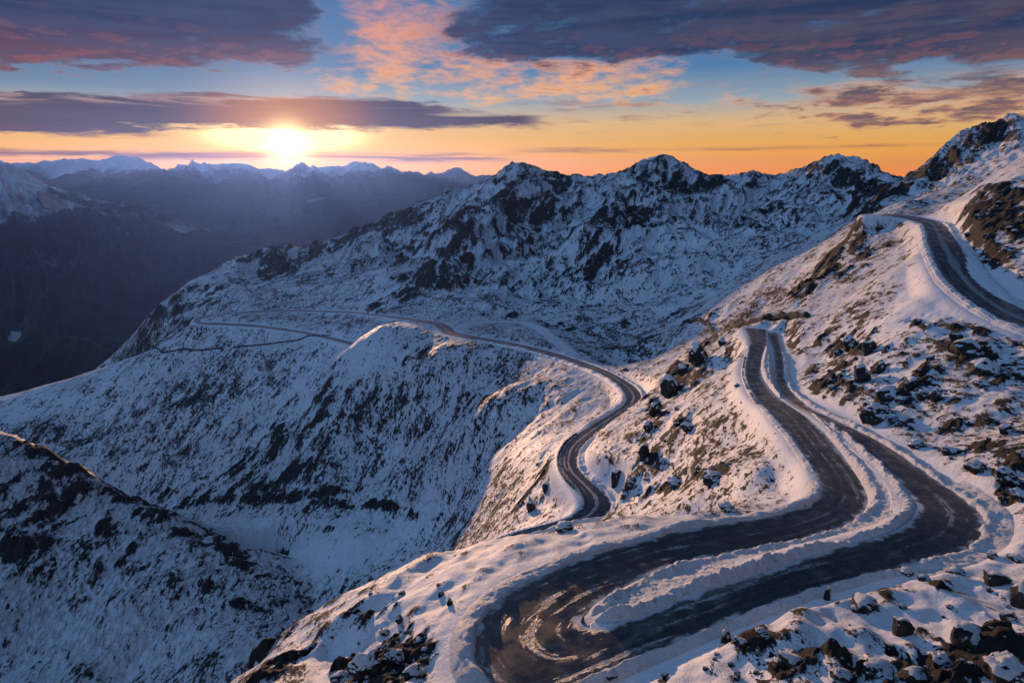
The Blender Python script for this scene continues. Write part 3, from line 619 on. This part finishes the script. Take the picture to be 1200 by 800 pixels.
far_range('mountain', [(-500, 190, 3500), (-200, 193, 3500), (0, 202, 3500), (30, 212, 3500), (60, 226, 3500), (90, 238, 3500), (150, 252, 3500), (220, 272, 3500), (290, 291, 3500), (350, 306, 3500), (430, 325, 3500), (600, 345, 3500)],
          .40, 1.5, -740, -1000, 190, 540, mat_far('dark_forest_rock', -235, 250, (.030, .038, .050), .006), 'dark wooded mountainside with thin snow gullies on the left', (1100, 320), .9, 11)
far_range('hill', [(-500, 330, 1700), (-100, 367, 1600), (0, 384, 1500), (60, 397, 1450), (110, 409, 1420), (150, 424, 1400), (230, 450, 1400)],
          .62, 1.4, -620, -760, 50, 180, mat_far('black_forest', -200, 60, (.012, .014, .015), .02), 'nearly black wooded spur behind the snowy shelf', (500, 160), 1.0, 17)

# ------------------------------------------------------------------ road surfaces
def road(name, key, label, nx, lift, median, mat=None):
    Lp, Rp, q = ROADS[key]; n = len(q); f = np.linspace(0, 1, nx)
    P = Lp[:, None] * (1 - f)[None, :, None] + Rp[:, None] * f[None, :, None]
    P[..., 2] += lift
    w = np.linalg.norm(Lp - Rp, axis=1)
    uu = f[None] * w[:, None]; vv = np.repeat(q[:, None], nx, 1)
    o = mesh_obj(name, P.reshape(-1, 3), grid_faces(n, nx), mat or M_ROAD, uv=np.stack([uu, vv], -1).reshape(-1, 2),
                 attrs={'across': np.repeat(f[None], n, 0).ravel(), 'width': np.repeat(w[:, None], nx, 1).ravel(), 'median': np.full(n * nx, median)})
    return tag(o, label, 'road', kind='structure')
road('road', 'loop', 'wet tarmac hairpin road looping round the snow island', 15, .0, .15)
road('road', 'valley', 'narrow road winding down across the valley slope', 9, .12, 1.0)
road('path', 'track', 'snow covered track climbing away from the valley road', 7, .10, 3.0, M_SNOW)
road('road', 'upper', 'upper mountain road leaving the picture on the right', 11, .03, 1.0)

# ------------------------------------------------------------------ snow ploughed up along the tarmac
def lumps(x, y, big, seed):
    return perlin(x / big, y / big, seed) * .5 + perlin(x / big * 2.3, y / big * 2.3, seed + 1) * .35 + np.abs(perlin(x / big * 5, y / big * 5, seed + 2)) * .3 + perlin(x / big * 11, y / big * 11, seed + 3) * .13
def line_res(P, step):
    q = np.r_[0, np.cumsum(np.linalg.norm(np.diff(P, axis=0), axis=1))]; n = max(3, int(q[-1] / step)); u = np.linspace(0, q[-1], n)
    return np.stack([np.interp(u, q, P[:, k]) for k in range(3)], 1), u
def snow_bank(key, side, s0, s1, w, h, step, label, inset=.25, nx=17, rough=1.0, seed=0, group=None):
    Lp, Rp = RAW[key]; E, O = (Lp, Rp) if side == 'L' else (Rp, Lp)
    sl_ = slice(int(s0 * 14), int(s1 * 14) + 1)
    E, u = line_res(E[sl_], step); tan = np.gradient(E[:, :2], axis=0); tan /= np.linalg.norm(tan, axis=1)[:, None]
    k = max(3, int(2.5 / step)); ker = np.ones(k) / k
    for c in (0, 1): tan[:, c] = np.convolve(np.pad(tan[:, c], (k // 2, k - 1 - k // 2), 'edge'), ker, 'valid')
    nrm = np.stack([-tan[:, 1], tan[:, 0]], 1)
    o2, _ = line_res(O[sl_], step); m = len(E) // 2
    ref = o2[np.linspace(0, len(o2) - 1, len(E)).astype(int)]
    if ((ref[:, :2] - E[:, :2]) * nrm).sum() > 0: nrm = -nrm
    f = np.linspace(0, 1, nx)
    edge = perlin(u / 2.3, u * 0, seed + 40) * .25 + perlin(u / .8, u * 0, seed + 41) * .12
    off = -inset + f[None] * w + edge[:, None] * rough * (1 - f[None])
    x = E[:, None, 0] + nrm[:, None, 0] * off; y = E[:, None, 1] + nrm[:, None, 1] * off
    prof = np.sin(np.pi * f ** .62) ** .8 * smooth(1 - f, -.02, .30)
    tall = h * np.clip(.85 + perlin(u / 7, u * 0 + 3, seed) * .8 + perlin(u / 2.2, u * 0 + 6, seed) * .45, .15, 2) * smooth(u, 0, 3) * smooth(u[-1] - u, 0, 3)
    g = hz(x, y); lv = E[:, None, 2] + 0 * f[None]
    base = np.maximum(g, lv - .25) * smooth(f, 0, .5)[None] + lv * (1 - smooth(f, 0, .5))[None]
    base = np.where(f[None] > .6, g, base)
    z = base + prof[None] * (tall[:, None] + (lumps(x, y, 1.3, seed + 7) * .34 + lumps(x, y, .42, seed + 9) * .20) * rough * np.minimum(h, .9)) - .12 * (f[None] < .03) - .10 * smooth(f, .8, 1)[None]
    o = mesh_obj('snow_bank', np.stack([x, y, z], -1).reshape(-1, 3), grid_faces(len(E), nx), M_SNOW)
    return tag(o, label, 'snow bank', group)
snow_bank('loop', 'L', 8.2, 19.6, 2.2, .62, .22, 'long ploughed snow bank along the outside of the upper hairpin arm', seed=1)
snow_bank('loop', 'L', 1.2, 7.6, 1.3, .45, .3, 'thin snow edge left of the road descending from the crest', seed=2, rough=.7)
snow_bank('loop', 'L', 20.6, 27.0, 1.2, .28, .22, 'low slushy bank between the lower hairpin arm and the rocky foreground', seed=3)
snow_bank('loop', 'L', 26.8, 31.2, 3.0, .6, .22, 'broken lumpy snow bank outside the right hand bend', seed=4, rough=1.5)
snow_bank('loop', 'L', 31.0, 39.6, 2.0, .55, .26, 'sunlit snow bank at the foot of the boulder slope beside the road', seed=5)
snow_bank('valley', 'R', 1.0, 10.5, 2.6, .8, .6, 'snow bank inside the lower bend of the valley road', seed=6)
snow_bank('valley', 'R', 10.5, 19.5, 2.6, .8, .8, 'snow bank right of the valley road below the crags', seed=7)
snow_bank('valley', 'L', 11.0, 19.5, 3.2, .9, .8, 'snow rim outside the sharp upper bend of the valley road', seed=8)
snow_bank('upper', 'L', 3.0, 11.0, 2.6, .7, .4, 'snow shoulder along the outer edge of the upper road', seed=9)
snow_bank('upper', 'R', 3.0, 11.0, 2.6, .8, .4, 'snow bank between the upper road and the dark crag', seed=10)

def snow_island(A, B, zA, zB, h_rim, label, step=.17, nc=44, seed=0, flat=.35):
    Pa, _ = line_res(catmull([at_z(*p, z) for p, z in zip(A, zA)], 12), .2); Pb, _ = line_res(catmull([at_z(*p, z) for p, z in zip(B, zB)], 12), .2)
    n = int(max(len(Pa), len(Pb)) * .2 / step)
    f = lambda P: np.stack([np.interp(np.linspace(0, len(P) - 1, n), np.arange(len(P)), P[:, k]) for k in range(3)], 1)
    Pa, Pb = f(Pa), f(Pb); v = np.linspace(0, 1, nc)[None, :, None]
    P = Pa[:, None] * (1 - v) + Pb[:, None] * v
    P = P + 0; width = np.linalg.norm(Pa - Pb, axis=1)[:, None]
    v = v[..., 0]; e = np.minimum(v, 1 - v) * width
    rim = np.exp(-((e - .95) / .62) ** 2)
    inside = smooth(e, .0, .9)
    u = np.linspace(0, 1, n)[:, None]; endf = smooth(u, 0, .03) * smooth(1 - u, 0, .03)
    lm = lumps(P[..., 0], P[..., 1], 1.0, seed)
    side = (.75 + .45 * v) * np.clip(.95 + perlin(u * n * step / 6 + v * 3, v * 2, seed + 12) * .9, .25, 1.7)
    z = P[..., 2] + endf * (inside * (h_rim * flat + lm * .16) + rim * h_rim * side * (.80 + lm * .50) + inside * lumps(P[..., 0], P[..., 1], .42, seed + 9) * .11) - .14 * (e < .02)
    jx = perlin(P[..., 0] / .9, P[..., 1] / .9, seed + 30) * .22 * inside; jy = perlin(P[..., 0] / .9, P[..., 1] / .9, seed + 31) * .22 * inside
    o = mesh_obj('snow_bank', np.stack([P[..., 0] + jx, P[..., 1] + jy, z], -1).reshape(-1, 3), grid_faces(n, nc)[:, ::-1], M_SNOW)
    return tag(o, label, 'snow bank')
snow_island([(946, 484), (962, 504), (986, 532), (1004, 557), (1017, 585), (1004, 607), (976, 623), (930, 637), (860, 649), (800, 662), (745, 681), (704, 703), (684, 722)],
            [(952, 484), (980, 501), (1010, 523), (1038, 548), (1064, 575), (1074, 597), (1050, 620), (1000, 637), (935, 656), (865, 680), (800, 701), (744, 724), (688, 733)],
            [-45.5, -44.2, -42.4, -41.2, -40.3, -39.6, -39, -38.6, -38.1, -37.6, -37, -36.6, -36.2], [-45.2, -43.4, -41.6, -39.8, -38.4, -37.5, -36.5, -35.9, -35.6, -35.5, -35.5, -35.6, -36], .62,
            'long ploughed snow island between the two arms of the hairpin', seed=50)
snow_island([(897, 404), (893, 418), (892, 436), (898, 450), (912, 466)], [(899, 404), (904, 420), (906, 440), (910, 457), (917, 468)], [-52.2, -50.8, -49.9, -49, -47.6], [-52.3, -51, -50, -48.4, -47.4], .5,
            'narrow snow strip splitting the two lanes at the crest', step=.5, nc=14, seed=60, flat=.7)

# ------------------------------------------------------------------ dry stone walls
def mat_stone():
    m, n, b, o = new_mat('dark_stone')
    tc = n.node('ShaderNodeTexCoord'); p = tc.outputs['Object']
    geo = n.node('ShaderNodeNewGeometry'); nx_, ny_, nz_ = n.sep(geo.outputs['Normal'])
    r = n.noise(p, .9, 8, .66); r2 = n.noise(p, 4.0, 7, .62)
    rc = n.ramp(r * .6 + r2 * .4, [(.3, (.010, .010, .012)), (.48, (.030, .027, .026)), (.6, (.060, .050, .043)), (.75, (.12, .105, .095))])
    sn = n.ss(nz_ + (r - .5) * .9 + (r2 - .5) * .7 + n.attr('cap'), .80, .92)
    n.link(n.mix(sn, rc, (.78, .80, .83)), b.inputs['Base Color']); b.inputs['Roughness'].default_value = .82; b.inputs['Specular IOR Level'].default_value = .3
    bump(n, b, r2 * .6 + n.noise(p, 1.4, 10, .68) + sn * .12, .35, 1.0)
    return m
M_STONE = mat_stone()
def stone_wall(P, w, h, label, step=.6, seed=0):
    E, u = line_res(np.asarray(P), step); tan = np.gradient(E[:, :2], axis=0); tan /= np.linalg.norm(tan, axis=1)[:, None]
    nrm = np.stack([-tan[:, 1], tan[:, 0]], 1)
    off = np.array([-.5, -.5, -.46, -.25, 0, .25, .46, .5, .5]) * w; hh = np.array([-.6, .5, .92, 1, 1.02, 1, .92, .5, -.6])
    jit = perlin(u / .9, u * 0, seed)[:, None] * .15
    x = E[:, None, 0] + nrm[:, None, 0] * (off[None] + jit * w); y = E[:, None, 1] + nrm[:, None, 1] * (off[None] + jit * w)
    top = h * (.85 + .5 * perlin(u / 3.1, u * 0 + 5, seed) + .3 * perlin(u / .8, u * 0 + 8, seed)) * smooth(u, 0, 2) * smooth(u[-1] - u, 0, 2)
    z = hz(x, y) + np.where(hh < 0, -.5, hh * top[:, None])
    o = mesh_obj('stone_wall', np.stack([x, y, z], -1).reshape(-1, 3), grid_faces(len(E), 9), M_STONE, attrs={'cap': np.full(x.size, -.12)})
    return tag(o, label, 'wall')
def along(key, side, s0, s1, off):
    L_, R_ = RAW[key]; E, O = (L_, R_) if side == 'L' else (R_, L_); sl_ = slice(int(s0 * 14), int(s1 * 14) + 1); d = E[sl_] - O[sl_]; d[:, 2] = 0
    return E[sl_] + d / np.linalg.norm(d, axis=1)[:, None] * off
def on_ground(pts): return [p for p in (hit(*q) for q in pts) if p is not None]
stone_wall(along('valley', 'L', 6.0, 10.5, .5), .55, .75, 'low dark parapet wall outside the lower bend of the valley road', seed=3)
stone_wall(along('loop', 'L', 1.6, 4.4, .5), .5, .55, 'short dark parapet left of the road just below the crest', seed=5)
stone_wall(on_ground([(112, 424), (150, 418), (190, 414), (230, 411), (262, 409)]), 1.2, 1.3, 'dark retaining wall on the snowy shelf, left section', step=1.5, seed=7)
stone_wall(on_ground([(272, 408), (310, 404), (350, 399), (388, 393)]), 1.2, 1.2, 'dark retaining wall on the snowy shelf, right section below the far hairpin', step=1.5, seed=9)
stone_wall(on_ground([(800, 379), (830, 381), (862, 383), (895, 375), (925, 372), (948, 372)]), 1.4, 1.9, 'dark wall crossing the snow just behind the road crest', step=1.0, seed=11)

# ------------------------------------------------------------------ boulders
def boulder_mesh(seed, sub=3, cuts=11, rough_=.22):
    bm = bmesh.new(); bmesh.ops.create_icosphere(bm, subdivisions=sub, radius=1.0)
    r = random.Random(seed); planes = []
    for _ in range(cuts):
        v = Vector((r.gauss(0, 1), r.gauss(0, 1), r.gauss(0, .8))).normalized(); planes.append((v, r.uniform(.52, .92)))
    o = Vector((r.uniform(0, 50),) * 3)
    for v in bm.verts:
        c = v.co.copy()
        for nrm, d in planes:
            k = c.dot(nrm)
            if k > d: c -= nrm * (k - d) * .82
        c *= 1 + rough_ * mnoise.fractal(c * 2.2 + o, 1.0, 2.0, 4) 
        v.co = c
    me = bpy.data.meshes.new('boulder'); bm.to_mesh(me); bm.free()
    zs = np.empty(len(me.vertices) * 3, np.float32); me.vertices.foreach_get('co', zs); zs = zs.reshape(-1, 3)
    zs -= (zs.max(0) + zs.min(0)) / 2; zs /= np.abs(zs).max(0)                                # unit half-sizes
    me.vertices.foreach_set('co', zs.ravel()); me.polygons.foreach_set('use_smooth', np.zeros(len(me.polygons), bool))
    at = me.attributes.new('cap', 'FLOAT', 'POINT'); at.data.foreach_set('value', np.full(len(zs), r.uniform(.0, .26), np.float32))
    me.materials.append(M_STONE); me.update(); return me
def cap_mesh(me, seed):                                                # the snow lying on a boulder: its upward faces, thickened
    bm = bmesh.new(); bm.from_mesh(me); o = Vector((seed * 3.7, 0, 0))
    kill = [f for f in bm.faces if f.normal.z + .45 * mnoise.fractal(f.calc_center_median() * 1.6 + o, 1.0, 2.0, 3) < .50 or f.calc_center_median().z < -.05]
    bmesh.ops.delete(bm, geom=kill, context='FACES')
    rim = {v for e in bm.edges if e.is_boundary for v in e.verts}
    bm.normal_update()
    for v in bm.verts:
        if v not in rim: v.co += v.normal * .04 + Vector((0, 0, .05 + .04 * mnoise.noise(v.co * 3 + o)))
        else: v.co -= v.normal * .015
    out = bpy.data.meshes.new('snow_cap'); bm.to_mesh(out); n_ = len(bm.faces); bm.free()
    for p in out.polygons: p.use_smooth = True
    out.materials.clear(); out.materials.append(M_SNOW)
    return out if n_ > 12 else None
BM = [boulder_mesh(100 + i, 4 if i < 6 else 3, 9 + i % 6) for i in range(16)]
CAPS = [cap_mesh(m_, i) for i, m_ in enumerate(BM)]
def boulder(p, wx_, wz_, label, group=None, deep=None, var=None, sink=.30, cap=False):
    r = random
    var = r.randrange(16) if var is None else var
    o = bpy.data.objects.new('boulder', BM[var]); C.objects.link(o)
    if cap and CAPS[var]:
        c = bpy.data.objects.new('snow_cap', CAPS[var]); C.objects.link(c); c.parent = o
    d = (deep or wx_ * r.uniform(.75, 1.1))
    o.scale = (wx_ / 2, d / 2, wz_ / 2 / (1 - sink * .5)); o.rotation_euler = (r.uniform(-.2, .2), r.uniform(-.2, .2), r.uniform(-.5, .5) - math.atan2(p[0], p[1]))
    o.location = (p[0], p[1], p[2] + wz_ / 2 - wz_ * sink * .5)
    return tag(o, label, 'boulder', group)
HAND = [  # pixel of the foot, width, height, label
 (1011, 712, 36, 22, 'broad wedge shaped boulder with a snow dusted face in the smooth snow patch'), (1056, 743, 26, 27, 'pointed dark boulder standing at the lower rim of the smooth snow patch'),
 (1132, 758, 36, 34, 'large brown block in the dark rock rubble at bottom right'), (1166, 683, 30, 20, 'dark split boulder beside the snow hollow near the right edge'), (1196, 708, 30, 36, 'tall rounded grey stone cut by the right picture edge'),
 (1083, 680, 18, 8, 'small dark stone barely showing in the snow under the lower road'), (1184, 727, 26, 14, 'dark slab lying behind the rubble at the right edge'), (1182, 800, 70, 42, 'big smooth grey slab filling the bottom right corner'),
 (1120, 671, 22, 10, 'flat dark rock at the upper edge of the smooth snow'), (1164, 653, 18, 8, 'low stone in the snow under the broken bank of the bend'), (1193, 656, 24, 8, 'long low rock near the right edge below the bend'),
 (969, 702, 9, 20, 'thin upright stone at the edge of the lower road'), (1103, 782, 34, 24, 'jagged black rock at the bottom of the rubble heap'), (1062, 672, 18, 9, 'small grey rock half buried by the roadside slush'),
 (850, 752, 15, 22, 'narrow standing stone capped with snow beside the lower road'), (868, 756, 20, 13, 'squat dark rock right of the narrow standing stone'), (926, 780, 34, 22, 'black cleft rock in the snow left of the pointed boulder'), (712, 795, 26, 14, 'snow covered lump of rock where the lower road leaves the picture'),
 (893, 744, 22, 12, 'dark stone in the tangle above the black cleft rock'), (1030, 790, 40, 18, 'wide dark rock under the pointed boulder'), (1072, 796, 30, 20, 'broken rock at the bottom edge between two dark blocks'), (985, 792, 30, 12, 'low rock in the snow at the bottom edge'),
 (430, 790, 44, 34, 'biggest block of the dark rock mound at bottom left of the hairpin'), (462, 776, 30, 20, 'angular block on top of the dark rock mound'), (485, 792, 30, 18, 'block on the right side of the dark rock mound'), (400, 798, 30, 14, 'block at the left foot of the dark rock mound'),
 (527, 709, 9, 12, 'small black stone just outside the hairpin bank'), (517, 698, 9, 8, 'tiny dark stone above the black stone by the hairpin bank'), (468, 729, 11, 13, 'pointed stone on the shoulder above the dark rock mound'), (471, 696, 10, 6, 'dark chip of rock on the crest of the shoulder'), (452, 742, 14, 8, 'flat stone left of the pointed one on the shoulder'),
 (661, 621, 27, 13, 'grey boulder on the crest beside the foot of the valley road'), (852, 597, 26, 12, 'half buried boulder behind the bank of the upper arm'), (622, 598, 13, 24, 'tall black rock below the parapet of the valley road'), (640, 575, 12, 14, 'dark rock under the parapet, right of the tall one'),
 (784, 464, 25, 32, 'tall black crag above the sharp bend of the valley road'), (766, 484, 15, 17, 'dark crag just left below the tall black crag'), (760, 505, 14, 16, 'small crag beside the valley road straight'), (755, 536, 16, 22, 'dark crag in the middle of the slope over the valley road'), (738, 572, 14, 14, 'brown rock above the inner bend of the valley road'), (722, 566, 15, 24, 'cleft brown rock face at the inner bend of the valley road'),
 (818, 424, 28, 30, 'square black crag left of the crest'), (846, 404, 11, 11, 'small dark block right of the square black crag'), (800, 438, 18, 16, 'dark boulder touching the lower left of the square crag'), (805, 504, 20, 12, 'brown rock rib on the slope below the crest'), (836, 563, 30, 14, 'dark jagged rock low on the slope left of the arm'), (790, 569, 24, 12, 'rough brown rock in the middle of the lower slope'),
 (1031, 436, 13, 17, 'single black egg shaped boulder in the blue snow hollow'), (1009, 446, 22, 24, 'dark boulder left of the egg shaped one'), (1040, 467, 28, 17, 'boulder with a smooth snowy back above the road bend'), (1026, 491, 42, 24, 'largest grey boulder above the right lane'), (1056, 472, 18, 11, 'dark rock between the grey boulder and the twin rocks'), (1068, 453, 20, 16, 'dark upright rock in the boulder field over the road'), (1095, 469, 17, 18, 'right one of the twin rocks in the boulder field'), (1081, 466, 16, 12, 'left one of the twin rocks in the boulder field'),
 (1133, 417, 42, 24, 'wide black crag under the shoulder of the upper road'), (1153, 436, 42, 20, 'dark crag stepping down right of the wide black one'), (1150, 452, 22, 9, 'low rock under the two wide crags'), (995, 410, 24, 22, 'dark crag at the top of the boulder field'), (1018, 413, 19, 18, 'second crag at the top of the field, next to the blue hollow'), (1090, 422, 12, 8, 'small lone rock between the hollow and the wide crag'), (1120, 398, 20, 10, 'dark stone right under the upper road shoulder'),
 (1181, 506, 22, 12, 'lone dark rock high on the sunny snow slope'), (1074, 524, 22, 12, 'dark rock low on the sunny slope over the bank'), (1115, 532, 24, 12, 'rough rock in the middle of the low rock band'), (1143, 552, 30, 18, 'dark rock at the right of the low rock band'), (1177, 564, 36, 22, 'biggest dark crag at the end of the low rock band'), (1195, 585, 24, 16, 'rock under the biggest crag at the picture edge'),
]
spots = []
for px, py, w, h, lab in HAND:
    p = hit(px, py)
    if p is None: continue
    t = p[1] / ray(px, py)[1]; W, Hh = w / 800 * t * .88, h / 800 * t * .86
    boulder(p, W, Hh, lab, sink=.42, cap=True); spots.append((px, py))
# loose stones by area, alike within an area
AREAS = [  # pixels x0, x1, y0, y1, how many, size in pixels, label, group
 (880, 1200, 690, 798, 46, (3, 11), 'dark stone poking out of the snow in the bottom right foreground', 'stones in the bottom right foreground'),
 (700, 900, 735, 798, 16, (4, 10), 'snow dusted stone at the verge of the lower hairpin arm', 'stones at the verge of the lower arm'),
 (395, 510, 745, 798, 26, (4, 11), 'dark broken stone of the mound beside the hairpin', 'stones of the dark mound'),
 (300, 540, 680, 770, 24, (3, 7), 'small dark stone on the snowy shoulder outside the hairpin', 'stones on the snowy shoulder'),
 (960, 1200, 395, 575, 60, (3, 9), 'dark stone in the boulder field above the right lane', 'stones of the boulder field'),
 (700, 870, 420, 590, 44, (3, 8), 'brown stone on the slope between the valley road and the hairpin', 'stones on the slope over the valley road'),
 (1120, 1200, 225, 310, 24, (4, 11), 'dark block of the crag above the upper road', 'blocks of the crag over the upper road')]
def rock_at(p):
    r = math.hypot(p[0], p[1]); j = int((math.atan2(p[0], p[1]) - th[0]) / dth); i = int((math.log(r) - lu[0]) / dlu)
    return ROCKM[i, j], DE[i, j]
for x0, x1, y0, y1, n_, (a, b), lab, grp in AREAS:
    made = 0; tries = 0
    while made < n_ and tries < n_ * 30:
        tries += 1; px, py = random.uniform(x0, x1), random.uniform(y0, y1)
        p = hit(px, py)
        if p is None: continue
        rk, de = rock_at(p)
        if de < 1.6 or random.random() > .12 + rk: continue
        t = p[1] / ray(px, py)[1]; w = (a + (b - a) * random.random() ** 2) / 800 * t
        boulder(p, w, w * random.uniform(.4, .75), lab, grp, var=random.randrange(6, 16), sink=.4); made += 1

# ------------------------------------------------------------------ the air
lo, hi = (-24000, -3200, -1152), (24000, 16500, 330)
hv = [(x, y, z) for x in (lo[0], hi[0]) for y in (lo[1], hi[1]) for z in (lo[2], hi[2])]
hm = bpy.data.materials.new('haze'); hm.use_nodes = True; t_ = hm.node_tree; t_.nodes.clear()
pv = t_.nodes.new('ShaderNodeVolumePrincipled'); pv.inputs['Color'].default_value = (.13, .28, .95, 1); pv.inputs['Density'].default_value = 2.2e-5; pv.inputs['Anisotropy'].default_value = .70
oo = t_.nodes.new('ShaderNodeOutputMaterial'); t_.links.new(pv.outputs[0], oo.inputs['Volume'])
hz_o = mesh_obj('haze', hv, [(0, 1, 3, 2), (4, 6, 7, 5), (0, 4, 5, 1), (2, 3, 7, 6), (0, 2, 6, 4), (1, 5, 7, 3)], hm, smooth_=False)
tag(hz_o, 'thin blue evening haze between the mountains', 'haze', kind='stuff')
